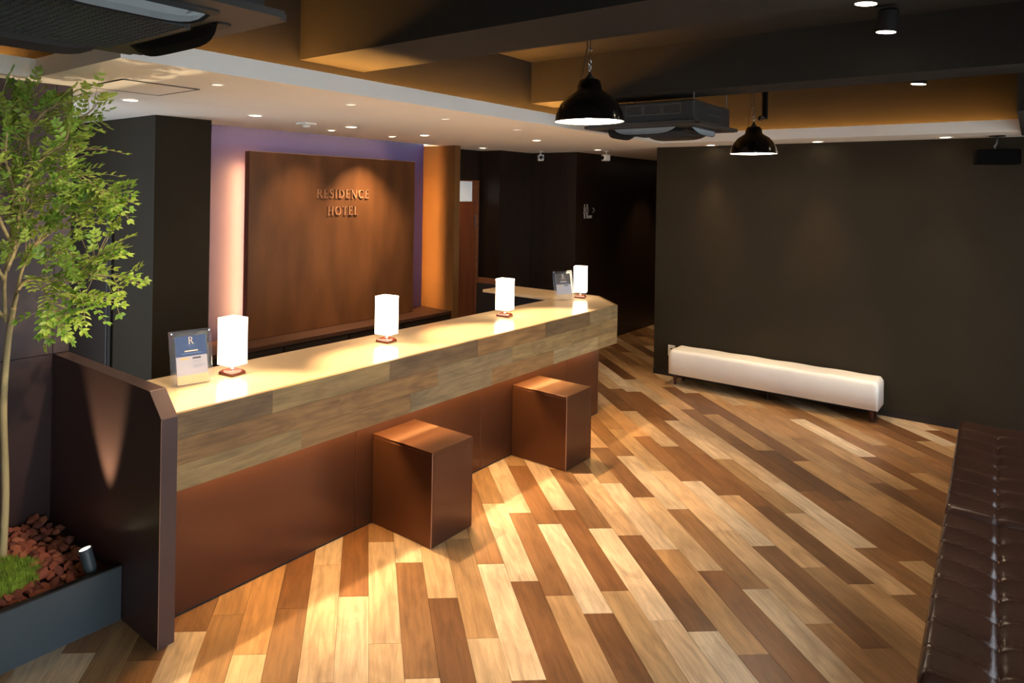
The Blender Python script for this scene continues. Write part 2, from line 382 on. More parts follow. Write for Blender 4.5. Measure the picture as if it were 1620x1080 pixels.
# dark upper ceiling with cove walls and beams
struct('ceiling_upper', box(-4.2, 1.0, -1.6, 7.6, Zt, Zt+.1), 'ceiling_dark')
struct('wall_cove_left', box(-3.3, -3.15, 1.58, 7.5, Zc+.02, Zt), 'ceiling_dark')
struct('wall_cove_jog', box(-4.1, -3.15, 1.58, 1.66, Zc+.02, Zt), 'ceiling_dark')
struct('wall_cove_front', box(-4.1, -3.97, -1.5, 1.58, Zc+.02, Zt), 'ceiling_dark')
struct('wall_cove_back', box(-3.15, .9, 7.46, 7.6, Zc+.02, Zt), 'ceiling_dark')
struct('trim_5', box(-3.15, .9, 2.59, 3.10, 2.74, Zt), 'ceiling_dark', label='deep dark ceiling beam nearest the camera')
struct('trim_6', box(-3.15, .9, 5.05, 5.42, 2.75, Zt), 'ceiling_dark', label='dark ceiling beam above the far air conditioner')
struct('trim_7', box(-.08, .3, 5.42, 7.46, 2.53, Zt), 'ceiling_dark')

# cove light lines lying behind the lips
def strip(name, b, mat, label, group=None):
    o = recenter(obj(name, box(*b), mat)); tag(o, label, 'light strip', group); return o
strip('led_strip', (-3.125, -3.105, 1.7, 7.2, Zc+.02, Zc+.04), 'glow_cove', 'amber light strip in the cove above the counter soffit')
strip('led_strip', (-2.85, -.15, 7.415, 7.435, Zc+.02, Zc+.04), 'glow_cove', 'amber light strip in the cove above the white bench wall')
strip('led_strip', (-3.91, -3.88, -1.4, 1.35, Zc+.02, Zc+.045), 'glow_cove', 'amber light strip in the cove above the tree')
strip('led_strip', (-5.266, -5.251, 3.6, 5.8, 2.566, 2.58), 'glow_slot', 'warm light strip in the ceiling slot over the sign wall')

# ceiling hatch
hx0, hx1, hy0, hy1 = -3.89, -3.45, 1.70, 2.14
t = thing('ceiling_hatch', 'square access hatch with thin dark joint in the white soffit', 'ceiling hatch', ((hx0+hx1)/2, (hy0+hy1)/2, Zc))
fb = bmesh.new()
for a in ((hx0, hx1, hy0, hy0+.012), (hx0, hx1, hy1-.012, hy1), (hx0, hx0+.014, hy0, hy1), (hx1-.012, hx1, hy0, hy1)): bx(fb, a[0], a[1], a[2], a[3], Zc-.004, Zc-.0005)
obj('frame', fb, 'trim_dark', t)
obj('panel', box(hx0+.014, hx1-.012, hy0+.012, hy1-.012, Zc-.003, Zc-.0005), 'ceiling_white', t)

# ------------------------------------------------------------------ doors
d1 = struct('door_1', box(-6.42, -5.62, 2.684, 2.70, 0, 1.80), 'door_dark')
fb = bmesh.new(); bx(fb, -5.62, -5.575, 2.68, 2.70, 0, 1.845); bx(fb, -6.45, -5.62, 2.68, 2.70, 1.80, 1.845); obj('door_frame', fb, 'trim_dark', d1)
obj('edge_strip', box(-5.648, -5.634, 2.676, 2.684, .02, 1.78), 'frame_steel', d1)
d2 = struct('door_2', box(-5.41, -5.395, 7.0, 7.36, 0, 1.885), 'door_wood')
fb = bmesh.new(); bx(fb, -5.41, -5.385, 7.36, 7.42, 0, 2.16); bx(fb, -5.41, -5.385, 6.96, 7.0, 0, 2.16); bx(fb, -5.41, -5.385, 7.0, 7.36, 2.145, 2.16); bx(fb, -5.41, -5.385, 7.285, 7.36, 1.885, 2.145); obj('door_frame', fb, 'ledge_wood', d2)
obj('transom_pane', box(-5.41, -5.398, 7.0, 7.285, 1.89, 2.145), 'pane_frost', d2, label='pale frosted pane above the door')
fb = bmesh.new(); tube(fb, [(-5.375, 7.33, 1.55), (-5.375, 7.33, 1.72)], .008); bx(fb, -5.395, -5.375, 7.325, 7.335, 1.56, 1.57); bx(fb, -5.395, -5.375, 7.325, 7.335, 1.70, 1.71); obj('door_handle', fb, 'frame_steel', d2)

# ------------------------------------------------------------------ sign niche
ledge = thing('back_cabinet', 'low dark cabinet with reddish wooden ledge under the sign wall', 'cabinet', (-5.24, 4.8, 0))
obj('body', box(-5.505, -5.06, 3.2, 6.43, 0, .60), 'cabinet_dark', ledge)
obj('ledge_top', box(-5.505, -5.04, 3.19, 6.44, .60, .635), 'ledge_dark', ledge)
for k in range(4): obj('door', box(-5.06, -5.045, 3.23+k*.8, 4.01+k*.8, .05, .585), 'cabinet_dark', ledge)
sp = thing('sign_panel', 'large rust brown metal panel in the lit niche behind the counter', 'wall panel', (-5.35, 4.93, .635))
obj('face', box(-5.37, -5.30, 3.80, 6.06, .636, 2.345, .003, 1), 'panel_rust', sp)
obj('back_batten', box(-5.508, -5.37, 4.0, 5.86, .70, 2.25), 'cabinet_dark', sp)
obj('light_shield', box(-5.508, -5.41, 5.95, 6.055, .64, 2.33), 'cabinet_dark', sp)  # unseen block added to keep the right strip's light off the niche wall
strip('led_strip', (-5.395, -5.375, 3.89, 3.91, .70, 2.22), 'glow_niche', 'upright warm light strip behind the left edge of the sign panel')
strip('led_strip', (-5.405, -5.385, 5.98, 6.0, .70, 2.27), 'glow_niche', 'upright warm light strip behind the right edge of the sign panel')

# lettering: strokes drawn as ribbons, extruded
def ribbon(bm, pts, ws, x0, x1, f):
    n = len(pts)
    L_, R_ = [], []
    for i, (a, b) in enumerate(pts):
        p, q = pts[max(0, i-1)], pts[min(n-1, i+1)]
        dx, dy = q[0]-p[0], q[1]-p[1]; l = math.hypot(dx, dy) or 1
        nx, ny = -dy/l, dx/l; wv = ws[i]/2
        L_.append((a+nx*wv, b+ny*wv)); R_.append((a-nx*wv, b-ny*wv))
    poly = lambda P, x: [bm.verts.new(f(a, b, x)) for a, b in P]
    for i in range(n-1):
        quad = [L_[i], L_[i+1], R_[i+1], R_[i]]
        a = poly(quad, x0); b = poly(quad, x1)
        bm.faces.new(a); bm.faces.new(b[::-1])
        for k in range(4): bm.faces.new((a[k], a[(k+1) % 4], b[(k+1) % 4], b[k]))
def arc(cx, cy, rx, ry, a0, a1, n=14, wmin=.045, wmax=.13):
    P, Wd = [], []
    for i in range(n+1):
        a = R(a0+(a1-a0)*i/n); P.append((cx+rx*math.cos(a), cy+ry*math.sin(a))); Wd.append(wmin+(wmax-wmin)*abs(math.cos(a))**1.5)
    return P, Wd
def glyph(ch):
    S = []; st = .125; th = .05
    def stem(x, w=st, serif=True):
        S.append(([(x, 0), (x, 1)], [w, w]))
        if serif:
            for y in (.02, .98): S.append(([(x-w/2-.07, y), (x+w/2+.07, y)], [.04, .04]))
    if ch == 'I': stem(.12); W_ = .24
    elif ch == 'E':
        stem(.15); 
        for y, x1 in ((.025, .56), (.975, .53), (.52, .46)): S.append(([(.15, y), (x1, y)], [th, th]))
        S.append(([(.55, 0), (.575, .2)], [.05, .03])); S.append(([(.52, 1), (.535, .82)], [.05, .03])); S.append(([(.455, .62), (.455, .42)], [.04, .04])); W_ = .6
    elif ch == 'L':
        stem(.15); S.append(([(.15, .025), (.56, .025)], [th, th])); S.append(([(.55, 0), (.58, .24)], [.05, .03])); W_ = .6
    elif ch == 'T':
        stem(.34); S.append(([(.02, .975), (.66, .975)], [th, th])); S.append(([(.03, 1), (.02, .8)], [.05, .03])); S.append(([(.65, 1), (.66, .8)], [.05, .03])); W_ = .68
    elif ch == 'H': stem(.15); stem(.72); S.append(([(.15, .52), (.72, .52)], [th, th])); W_ = .87
    elif ch == 'N':
        stem(.12, .06); stem(.76, .06, False); S.append(([(.69, .98), (.83, .98)], [.04, .04])); S.append(([(.1, 1), (.76, 0)], [.14, .14])); W_ = .88
    elif ch == 'O': S.append(arc(.44, .5, .37, .46, 0, 360, 26)); W_ = .88
    elif ch == 'C':
        S.append(arc(.46, .5, .38, .46, 48, 312, 22)); S.append(([(.72, .93), (.74, .7)], [.05, .03])); S.append(([(.70, .16), (.74, .2)], [.04, .03])); W_ = .8
    elif ch == 'D':
        stem(.15); S.append(arc(.28, .5, .5, .46, -90, 90, 18)); S.append(([(.15, .96), (.28, .96)], [.045, .045])); S.append(([(.15, .04), (.28, .04)], [.045, .045])); W_ = .84
    elif ch == 'S':
        a = arc(.28, .74, .19, .215, 35, 250, 14, .05, .10); b = arc(.28, .27, .21, .235, 80, -140, 14, .05, .12)
        S.append(a); S.append(([a[0][-1], (.27, .515), b[0][0]], [.1, .12, .1])); S.append(b)
        S.append(([(.45, .95), (.455, .76)], [.04, .03])); S.append(([(.08, .05), (.07, .26)], [.04, .03])); W_ = .54
    elif ch == 'R':
        stem(.15); S.append(arc(.3, .745, .25, .225, -90, 90, 14)); S.append(([(.15, .965), (.3, .965)], [.045]*2)); S.append(([(.15, .52), (.3, .52)], [.045]*2))
        S.append(([(.34, .54), (.70, .02)], [.10, .13])); S.append(([(.62, .02), (.80, .02)], [.04]*2)); W_ = .74
    return S, W_
def write(text, parent, size, y0, z0, xf, depth, mat, track=.12, sx=1.0, map_=None):
    y = y0
    for ch in text:
        S, W_ = glyph(ch)
        bm = bmesh.new()
        f = map_ or (lambda a, b, x: (x, y+a*size*sx, z0+b*size))
        for P, Wd in S: ribbon(bm, P, Wd, xf, xf+depth, f)
        obj('letter', bm, mat, parent)
        y += (W_+track)*size*sx
    return y
def text_width(text, track): return sum(glyph(c)[1]+track for c in text)-track
sg = thing('hotel_lettering', 'raised metal letters reading RESIDENCE HOTEL on the rust panel', 'sign', (-5.295, 4.94, 1.8))
sz = .088
for txt, y0, y1, z0 in (('RESIDENCE', 4.59, 5.31, 1.923), ('HOTEL', 4.735, 5.15, 1.752)):
    tr = .24; wd = text_width(txt, tr)
    write(txt, sg, sz, y0, z0, -5.299, .014, 'letter_brass', tr, (y1-y0)/(wd*sz))

# ------------------------------------------------------------------ reception counter
XF, XB = -2.84, -3.45
ct = thing('reception_counter', 'long reception counter with white top, plank fascia and bronze base', 'counter', (-3.1, 3.9, 0))
bm = bmesh.new()
prism(bm, [(-2.8625, 1.672), (-2.8625, 6.068), (-3.252, 6.482), (XB, 6.482), (XB, 1.672)], .965, 1.0)
obj('countertop', bm, 'counter_white', ct, label='glossy cream white countertop')
bm = bmesh.new(); prism(bm, [(-2.862, 1.672), (-2.862, 6.068), (-3.245, 6.478), (-3.32, 6.478), (-2.89, 6.05), (-2.89, 1.672)], .655, .965); obj('fascia_board', bm, 'cabinet_dark', ct)
obj('soffit_board', box(-2.98, -2.89, 1.672, 6.0, .72, .74), 'cabinet_dark', ct)
obj('carcass', box(-3.42, -3.04, 1.672, 6.0, 0, .964), 'cabinet_dark', ct)
js = [1.672, 2.92, 4.17, 5.42, 6.0]
for a, b in zip(js, js[1:]): obj('base_panel', box(-3.04, -2.98, a+.0015, b-.0015, .012, .72, .002, 1), 'laminate_bronze', ct)
obj('toe_strip', box(-3.04, -2.985, 1.672, 6.0, 0, .012), 'trim_dark', ct)
bm = bmesh.new(); prism(bm, [(-2.985, 6.0), (-3.04, 6.0), (-3.42, 6.0), (-3.42, 6.38), (-3.30, 6.36), (-3.0, 6.04)], 0, .72); obj('base_end', bm, 'laminate_bronze', ct)
# fascia planks: three rows
rngf = random.Random(3)
FPAL = [lin(118, 92, 58), lin(146, 108, 62), lin(152, 124, 78), lin(138, 116, 80), lin(162, 138, 96)]
JT = [[1.672, 2.197, 3.05, 3.93, 4.816, 5.544, 6.08], [1.672, 2.652, 3.50, 4.36, 5.239, 6.08], [1.672, 2.387, 3.24, 4.10, 4.95, 5.70, 6.08]]
TN = [[0, 2, 0, 1, 0, 3, 2], [1, 1, 3, 2, 2, 0], [2, 1, 3, 1, 4, 2]]
for r_ in range(3):
    z1 = 1.0-r_*.1155; z0 = z1-.1145
    for j, (a, b) in enumerate(zip(JT[r_], JT[r_][1:])):
        bm = box(-2.862, XF+rngf.uniform(-.0006, .0006), a+.0004, b-.0004, z0, z1)
        o = obj('plank', bm, 'fascia_wood', ct)
        o.data.transform(Matrix.Translation(-Vector((0, (a+b)/2-3.9, (z0+z1)/2)))); o.location = (0, (a+b)/2-3.9, (z0+z1)/2)
        c = FPAL[TN[r_][j % len(TN[r_])]]; h = rngf.uniform(.93, 1.06); o.color = (c[0]*h, c[1]*h, c[2]*h, 1)
    # chamfered corner
    bm = bmesh.new(); prism(bm, [(XF, 6.0805), (-3.238, 6.50), (-3.252, 6.482), (-2.862, 6.068)], z0, z1)
    o = obj('plank', bm, 'fascia_wood', ct); o.color = FPAL[(r_*2+1) % 5] + (1,)
obj('led_strip', box(-2.945, -2.925, 1.75, 5.95, .705, .72), 'glow_amber', ct, label='amber light strip under the counter overhang')
# return desk
rd = thing('return_desk', 'narrow cream desk leaf joining the far end of the counter', 'desk', (-3.9, 6.25, 0))
obj('desk_top', box(-4.29, -3.452, 6.0, 6.49, .972, 1.0, .002, 1), 'counter_white', rd)
obj('support', box(-4.25, -3.47, 6.40, 6.44, 0, .972), 'cabinet_dark', rd)
obj('end_board', box(-4.66, -4.295, 6.425, 6.445, .90, 1.06), 'ledge_wood', rd)
obj('end_post', box(-4.66, -4.40, 6.40, 6.424, 0, 1.0), 'cabinet_dark', rd)

# end panel
ep = thing('end_panel', 'tall dark brown laminate panel with clipped corner closing the counter', 'panel', (-3.4, 1.63, 0))
bm = bmesh.new(); prism(bm, [(-3.948, 0), (-2.825, 0), (-2.825, .995), (-2.93, 1.10), (-3.948, 1.10)], 1.590, 1.670, 'y')
bmesh.ops.bevel(bm, geom=bm.edges[:], offset=.0015, segments=1, affect='EDGES')
obj('board', bm, 'laminate_brown', ep)
obj('edge_strip', box(-2.8255, -2.8235, 1.589, 1.5915, .003, .992), 'edge_light', ep)

# box stools
st = thing('box_stool', 'near bronze box stool standing closest to the clipped end panel', 'stool', (-2.745, 3.25, 0), group='box stools at the counter')
hx, hy, hz = .232, .19, .54
bm = box(-hx, hx, -hy, -hy+.018, .004, hz-.018, .001, 1); obj('side_panel', bm, 'laminate_bronze', st, local=True)
bm = box(-hx, hx, hy-.018, hy, .004, hz-.018, .001, 1); obj('side_panel', bm, 'laminate_bronze', st, local=True)
bm = box(hx-.018, hx, -hy+.018, hy-.018, .004, hz-.018, .001, 1); obj('front_panel', bm, 'laminate_bronze', st, local=True)
bm = box(-hx, -hx+.018, -hy+.018, hy-.018, .004, hz-.018, .001, 1); obj('back_panel', bm, 'laminate_bronze', st, local=True)
bm = box(-hx, hx, -hy, hy, hz-.018, hz, .0015, 1); obj('seat_top', bm, 'laminate_bronze', st, local=True)
bm = box(hx-.003, hx+.0006, -hy-.0006, -hy+.003, .006, hz-.002); obj('corner_edge', bm, 'edge_light', st, local=True)
bm = box(-hx+.01, hx-.01, -hy+.01, hy-.01, 0, .004); obj('base_plate', bm, 'trim_dark', st, local=True)
dup(st, (-2.745, 4.765, 0), label='far bronze box stool nearest the open end of the counter')

# table lamps
tl = thing('table_lamp', 'glowing box shade table lamp beside the navy card stand', 'lamp', (-3.25, 2.24, 1.0), rz=R(8), group='table lamps on the counter')
bm = bmesh.new()
prism(bm, [(-.052, -.052), (.052, -.052), (.052, .052), (-.052, .052)], 0, .014)
bmesh.ops.bevel(bm, geom=bm.edges[:], offset=.003, segments=2, affect='EDGES')
q = [(-.052, .014, .036)]
v0 = [bm.verts.new((a*.051, b*.051, .0135)) for a, b in ((-1, -1), (1, -1), (1, 1), (-1, 1))]; v1 = [bm.verts.new((a*.039, b*.039, .024)) for a, b in ((-1, -1), (1, -1), (1, 1), (-1, 1))]
bm.faces.new(v1); bm.faces.new(v0[::-1])
for k in range(4): bm.faces.new((v0[k], v0[(k+1) % 4], v1[(k+1) % 4], v1[k]))
obj('base', bm, 'lamp_base_wood', tl, local=True)
bm = lathe(bmesh.new(), [(.011, .022), (.011, .03), (.006, .034), (.006, .075)], 14); obj('stem', bm, 'chrome', tl, local=True)
bm = bmesh.new()
hw, z0, z1 = .058, .055, .305
prism(bm, [(-hw, -hw), (hw, -hw), (hw, hw), (-hw, hw)], z0, z1)
bmesh.ops.delete(bm, geom=[f for f in bm.faces if abs(f.normal.z) > .9], context='FACES')
bmesh.ops.bevel(bm, geom=[e for e in bm.edges if abs(e.verts[0].co.z-e.verts[1].co.z) > .1], offset=.006, segments=2, affect='EDGES')
bmesh.ops.solidify(bm, geom=bm.faces[:], thickness=.002)
obj('shade', bm, 'lamp_shade', tl, local=True)
bm = bmesh.new(); bx(bm, -.0565, .0565, -.0565, .0565, .296, .299); obj('diffuser', bm, 'lamp_top', tl, local=True)
for y, lb, rz in ((3.43, 'glowing box shade table lamp second from the clipped end panel', 8), (4.83, 'glowing box shade table lamp standing past the far stool', 8), (6.24, 'glowing box shade table lamp at the far corner of the counter', 20)):
    dup(tl, (-3.23 if y < 6 else -3.30, y, 1.0), R(rz), lb)

# acrylic card stands
def card_stand(name, label, loc, rz, top, kind):
    t = thing(name, label, 'card stand', loc, rz, 'acrylic card stands on the counter')
    T = Matrix.Rotation(R(-12), 4, 'X')
    def leaf(nm, x0, x1, z0, z1, y0, y1, mat, par=t, rot=T, dx=0):
        bm = box(x0, x1, y0, y1, z0, z1); bm.transform(rot); bm.transform(Matrix.Translation((0, -.01, .004))); return obj(nm, bm, mat, par, local=True)
    obj('foot', box(-.117, .117, -.06, .05, 0, .004), 'acrylic', t, local=True)
    leaf('backing', -.112, .112, 0, .275, .004, .0075, 'acrylic')
    leaf('front_sheet', -.092, .092, .0, .262, -.001, .0005, 'acrylic')
    for s in (-1, 1):
        bm = lathe(bmesh.new(), [(.004, 0), (.004, .006)], 10); bm.transform(Matrix.Rotation(R(90), 4, 'X')); bm.transform(Matrix.Translation((s*.10, .0, .262))); bm.transform(T); bm.transform(Matrix.Translation((0, -.01, .004))); obj('screw', bm, 'chrome', t, local=True)
    c = leaf('card', -.082, .082, .05, .245, .001, .0035, 'card_white')
    Y0, Y1 = .0002, .001
    leaf('card_header', -.082, .082, .143, .245, Y0, Y1, top)
    leaf('card_foot', -.082, .082, .006, .05, Y0, .0035, 'card_kraft')
    # emblem letter R and the two name lines under it
    def place(a, b, x): 
        v = T @ Vector((a, x, b)); return (v.x, v.y-.01, v.z+.004)
    def small(text, size, xc, z, mat, track, nm):
        wd = text_width(text, track)*size; x = xc-wd/2
        bm = bmesh.new()
        for ch in text:
            S, W_ = glyph(ch)
            for P, Wd in S: ribbon(bm, P, Wd, -.0004, .0002, lambda a, b, k: place(x+a*size, z+b*size, k))
            x += (W_+track)*size
        obj(nm, bm, mat, t, local=True)
    small('R', .036, 0, .203, 'ink_pale', 0, 'emblem')
    small('RESIDENCE', .0075, 0, .193, 'ink_blue' if kind else 'ink_pale', .3, 'name_line')
    small('HOTEL', .006, 0, .183, 'ink_blue' if kind else 'ink_pale', .3, 'name_line')
    leaf('text_line', -.035, .035, .166, .172, -.0003, .0002, 'ink_pale')
    leaf('text_line', -.055, .055, .155, .158, -.0003, .0002, 'ink_blue')
    leaf('tag_block', -.062, -.018, .127, .136, -.0003, .0008, 'ink_tan')
    leaf('tag_block', .004, .048, .127, .136, -.0003, .0008, 'ink_slate')
    for zz, x1 in ((.114, .05), (.109, .03), (.094, .066), (.089, .06), (.084, .034)): leaf('text_line', .006, x1, zz, zz+.0022, -.0003, .0008, 'ink_grey')
    return t
card_stand('card_stand', 'acrylic stand with navy and white card beside the first lamp', (-3.205, 1.975, 1.001), R(82), 'card_navy', 1)
card_stand('card_stand', 'acrylic stand with dark headed card beside the farthest lamp', (-3.33, 5.99, 1.001), R(64), 'card_brown', 0)

# ------------------------------------------------------------------ white bench
wb = thing('white_bench', 'long white leather bench with dark tapered legs against the olive wall', 'bench', (-1.96, 7.625, 0))
bx0, bx1, by0, by1 = -.94, .94, -.165, .165
bm = bmesh.new()
NX, NY = 72, 14
def rnd(s, h, r):   # rounded height profile
    d = h-abs(s)
    return 0 if d >= r else r-math.sqrt(max(0, r*r-(r-d)**2))
grid = []
for i in range(NX+1):
    s = -1+2*i/NX; x = math.copysign(abs(s)**.8, s)*bx1
    row = []
    for j in range(NY+1):
        q_ = -1+2*j/NY; y = math.copysign(abs(q_)**.7, q_)*by1
        z = .372-rnd(x, bx1, .035)-rnd(y, by1, .035)
        z += .004*math.cos(x*math.pi/.2)*math.cos(y*math.pi/.16)*(1-abs(q_)**4)
        row.append(bm.verts.new((x, y, z)))
    grid.append(row)
for i in range(NX):
    for j in range(NY): bm.faces.new((grid[i][j], grid[i+1][j], grid[i+1][j+1], grid[i][j+1]))
edge = [grid[i][0] for i in range(NX+1)] + [grid[NX][j] for j in range(1, NY+1)] + [grid[i][NY] for i in range(NX-1, -1, -1)] + [grid[0][j] for j in range(NY-1, 0, -1)]
low = [bm.verts.new((v.co.x, v.co.y, .115)) for v in edge]
for k in range(len(edge)):
    n = (k+1) % len(edge); bm.faces.new((edge[k], low[k], low[n], edge[n]))
bm.faces.new(low)
obj('upholstered_body', bm, 'leather_white', wb, smooth=True, local=True)
obj('frame', box(bx0+.02, bx1-.02, by0+.02, by1-.02, .10, .116), 'trim_dark', wb, local=True)
for sx_ in (-1, 1):
    for sy_ in (-1, 1):
        bm = lathe(bmesh.new(), [(.011, 0), (.013, .005), (.024, .10), (.024, .104)], 16, (sx_*.885, sy_*.115, 0)); obj('leg', bm, 'leg_brown', wb, smooth=False, local=True)
bm = lathe(bmesh.new(), [(.008, 0), (.008, .104)], 10, (0, -.02, 0)); obj('centre_leg', bm, 'black_matte', wb, local=True)

ol = thing('wall_outlet', 'small white socket plate low on the wall behind the bench', 'outlet', (-3.005, 7.82, .28))
obj('plate', box(-3.045, -2.968, 7.810, 7.8195, .225, .345, .002, 1), 'white_plastic', ol)
for zz in (.265, .300): obj('slot', box(-3.018, -2.996, 7.8090, 7.8105, zz, zz+.012), 'trim_dark', ol)

# ------------------------------------------------------------------ brown channelled ottomans
def ottoman(label, loc, rz, L_):
    t = thing('leather_ottoman', label, 'bench', loc, rz, 'brown leather ottomans by the window')
    W2, H2 = .215, .425
    bm = bmesh.new(); nx, ny = 44, int(L_/.0125); g = []
    nch = 8; sp_ = L_/nch
    for j in range(ny+1):
        y = -L_/2+L_*j/ny; row = []
        for i in range(nx+1):
            s = -1+2*i/nx; x = math.copysign(abs(s)**.85, s)*W2
            z = H2-rnd(x, W2, .03)-rnd(y, L_/2, .045)
            # channels drift a little towards the viewer on their way to the seam
            yy = y + .05*(1-abs(x)/W2)**2 * (1 if x < 0 else .6)
            ph = (yy+L_/2)/sp_; dst = abs(ph-round(ph))*sp_
            inner = 1 if (.1 < j/ny < .96) else 0
            if round(ph) in (0, nch): dst = 1
            z -= .007*math.exp(-(dst/.007)**2) + .0022*math.exp(-(dst/.05)**2)
            z -= .012*math.exp(-(x/.010)**2) + .0025*math.exp(-(x/.09)**2)
            tuft = math.hypot(x, dst)
            z -= .012*math.exp(-(tuft/.028)**2)
            row.append(bm.verts.new((x, y, z)))
        g.append(row)
    for j in range(ny):
        for i in range(nx): bm.faces.new((g[j][i], g[j][i+1], g[j+1][i+1], g[j+1][i]))
    ed = [g[0][i] for i in range(nx+1)] + [g[j][nx] for j in range(1, ny+1)] + [g[ny][i] for i in range(nx-1, -1, -1)] + [g[j][0] for j in range(ny-1, 0, -1)]
    lw = [bm.verts.new((v.co.x, v.co.y, .10)) for v in ed]
    for k in range(len(ed)):
        n = (k+1) % len(ed); bm.faces.new((ed[k], lw[k], lw[n], ed[n]))
    bm.faces.new(lw)
    cu = obj('cushion', bm, 'leather_brown', t, smooth=True, local=True)
    bm = bmesh.new(); tube(bm, [(0, -L_/2+.05+i*(L_-.1)/24, .397) for i in range(25)], .0022, 5); s_ = obj('seam', bm, 'leather_seam', t, local=True); s_.parent = cu
    for k in range(1, nch):
        bm = bmesh.new(); bmesh.ops.create_icosphere(bm, subdivisions=1, radius=.006); bm.transform(Matrix.Diagonal((1, 1, .6, 1))); bm.transform(Matrix.Translation((.0, -L_/2+k*sp_-.05, .392)))
        b_ = obj('button', bm, 'leather_seam', t, smooth=True, local=True); b_.parent = cu
    obj('plinth', box(-W2+.03, W2-.03, -L_/2+.04, L_/2-.04, 0, .10), 'trim_dark', t, local=True)
    return t
ottoman('near brown leather ottoman cut by the lower right corner of the photo', (-.087, 3.72, 0), R(1.75), 1.60)
ottoman('far brown leather ottoman pushed against the near one by the olive wall', (-.142, 5.52, 0), R(1.75), 1.86)

# ------------------------------------------------------------------ planter and tree
pl = thing('planter', 'low grey planter filled with red stones in front of the maroon wall', 'planter', (-3.55, .9, 0))
obj('front_board', box(-3.17, -3.15, .2, 1.588, 0, .25, .001, 1), 'planter_grey', pl)
obj('end_board', box(-3.945, -3.17, .2, .22, 0, .25, .001, 1), 'planter_grey', pl)
obj('lip', box(-3.176, -3.149, .2, 1.588, .25, .257), 'trim_dark', pl)
obj('soil', box(-3.945, -3.172, .222, 1.587, .01, .19), 'soil', pl)
rs = random.Random(9)
smesh = []
for k in range(6):
    bm = bmesh.new(); bmesh.ops.create_icosphere(bm, subdivisions=1, radius=1)
    for v in bm.verts: v.co *= rs.uniform(.72, 1.2)
    bm.transform(Matrix.Diagonal((1.25, .85, .62, 1)))
    me = bpy.data.meshes.new('stone'); bm.to_mesh(me); bm.free(); me.materials.append(MATS[('stone_red', 'stone_red', 'stone_rust', 'stone_dark', 'stone_red', 'stone_dark')[k]]); smesh.append(me)
def bed_z(x, y): return .20 + .035*max(0, min(1, (-x-3.3)/.6)) + .012*math.sin(x*13)*math.cos(y*11)
n = 0
cells = [(-3.925+.047*a + (.02 if b % 2 else 0), 1.03+.0415*b) for a in range(16) for b in range(14)]
for x, y in cells:
    x += rs.uniform(-.014, .014); y += rs.uniform(-.012, .012)
    if x > -3.198 or y > 1.562 or x < -3.925: continue
    if math.hypot((x+3.56)/.17, (y-1.16)/.22) < .8: continue
    if math.hypot(x+3.24, y-1.485) < .045: continue
    r = rs.uniform(.023, .035)
    o = bpy.data.objects.new('stone', rs.choice(smesh)); COL.objects.link(o)
    o.parent = pl; o.location = (x+3.55, y-.9, bed_z(x, y)+rs.uniform(-.004, .014)); o.scale = (r, r, r)
    o.rotation_euler = (rs.uniform(-.5, .5), rs.uniform(-.5, .5), rs.uniform(0, 6.28)); n += 1
bm = bmesh.new()
for a in range(16):
    for b in range(19):
        x, y = -3.915+.047*a+rs.uniform(-.014, .014), .25+.0415*b
        if x > -3.195: continue
        g_ = bmesh.ops.create_icosphere(bm, subdivisions=1, radius=rs.uniform(.02, .032))
        mt = Matrix.Translation((x, y, bed_z(x, y))) @ Euler((rs.uniform(-.5, .5), rs.uniform(-.5, .5), rs.uniform(0, 6))).to_matrix().to_4x4() @ Matrix.Diagonal((1.25, .85, .62, 1))
        bmesh.ops.transform(bm, matrix=mt, verts=g_['verts'])
tag(obj('stone_bed', bm, 'stone_red', pl), kind='stuff')
# moss mound
bm = bmesh.new(); rm = random.Random(2)
for k in range(5200):
    a = rm.uniform(0, 6.283); q_ = math.sqrt(rm.random()); x = -3.50+q_*math.cos(a)*.19; y = 1.13+q_*math.sin(a)*.24
    if x > -3.19 or x < -3.93: continue
    zb = .215+.055*(1-q_*q_)+.012*math.sin(x*40)*math.cos(y*36)
    h = rm.uniform(.012, .03); b = rm.uniform(0, 6.283); w_ = .0022
    tx, ty = rm.uniform(-.012, .012), rm.uniform(-.012, .012)
    v = [bm.verts.new((x+w_*math.cos(b), y+w_*math.sin(b), zb)), bm.verts.new((x-w_*math.cos(b), y-w_*math.sin(b), zb)), bm.verts.new((x+tx, y+ty, zb+h))]
    bm.faces.new(v)
lo = [[bm.verts.new((-3.50+i/5*.195*math.cos(j*math.pi/12), 1.13+i/5*.245*math.sin(j*math.pi/12), .212+.055*(1-(i/5)**2))) for j in range(24)] for i in range(1, 6)]
for i in range(4):
    for j in range(24): bm.faces.new((lo[i][j], lo[i][(j+1) % 24], lo[i+1][(j+1) % 24], lo[i+1][j]))
bm.faces.new(lo[0])
ms = recenter(obj('moss', bm, 'moss')); tag(ms, 'bright green moss mound around the tree foot', 'moss', kind='stuff')

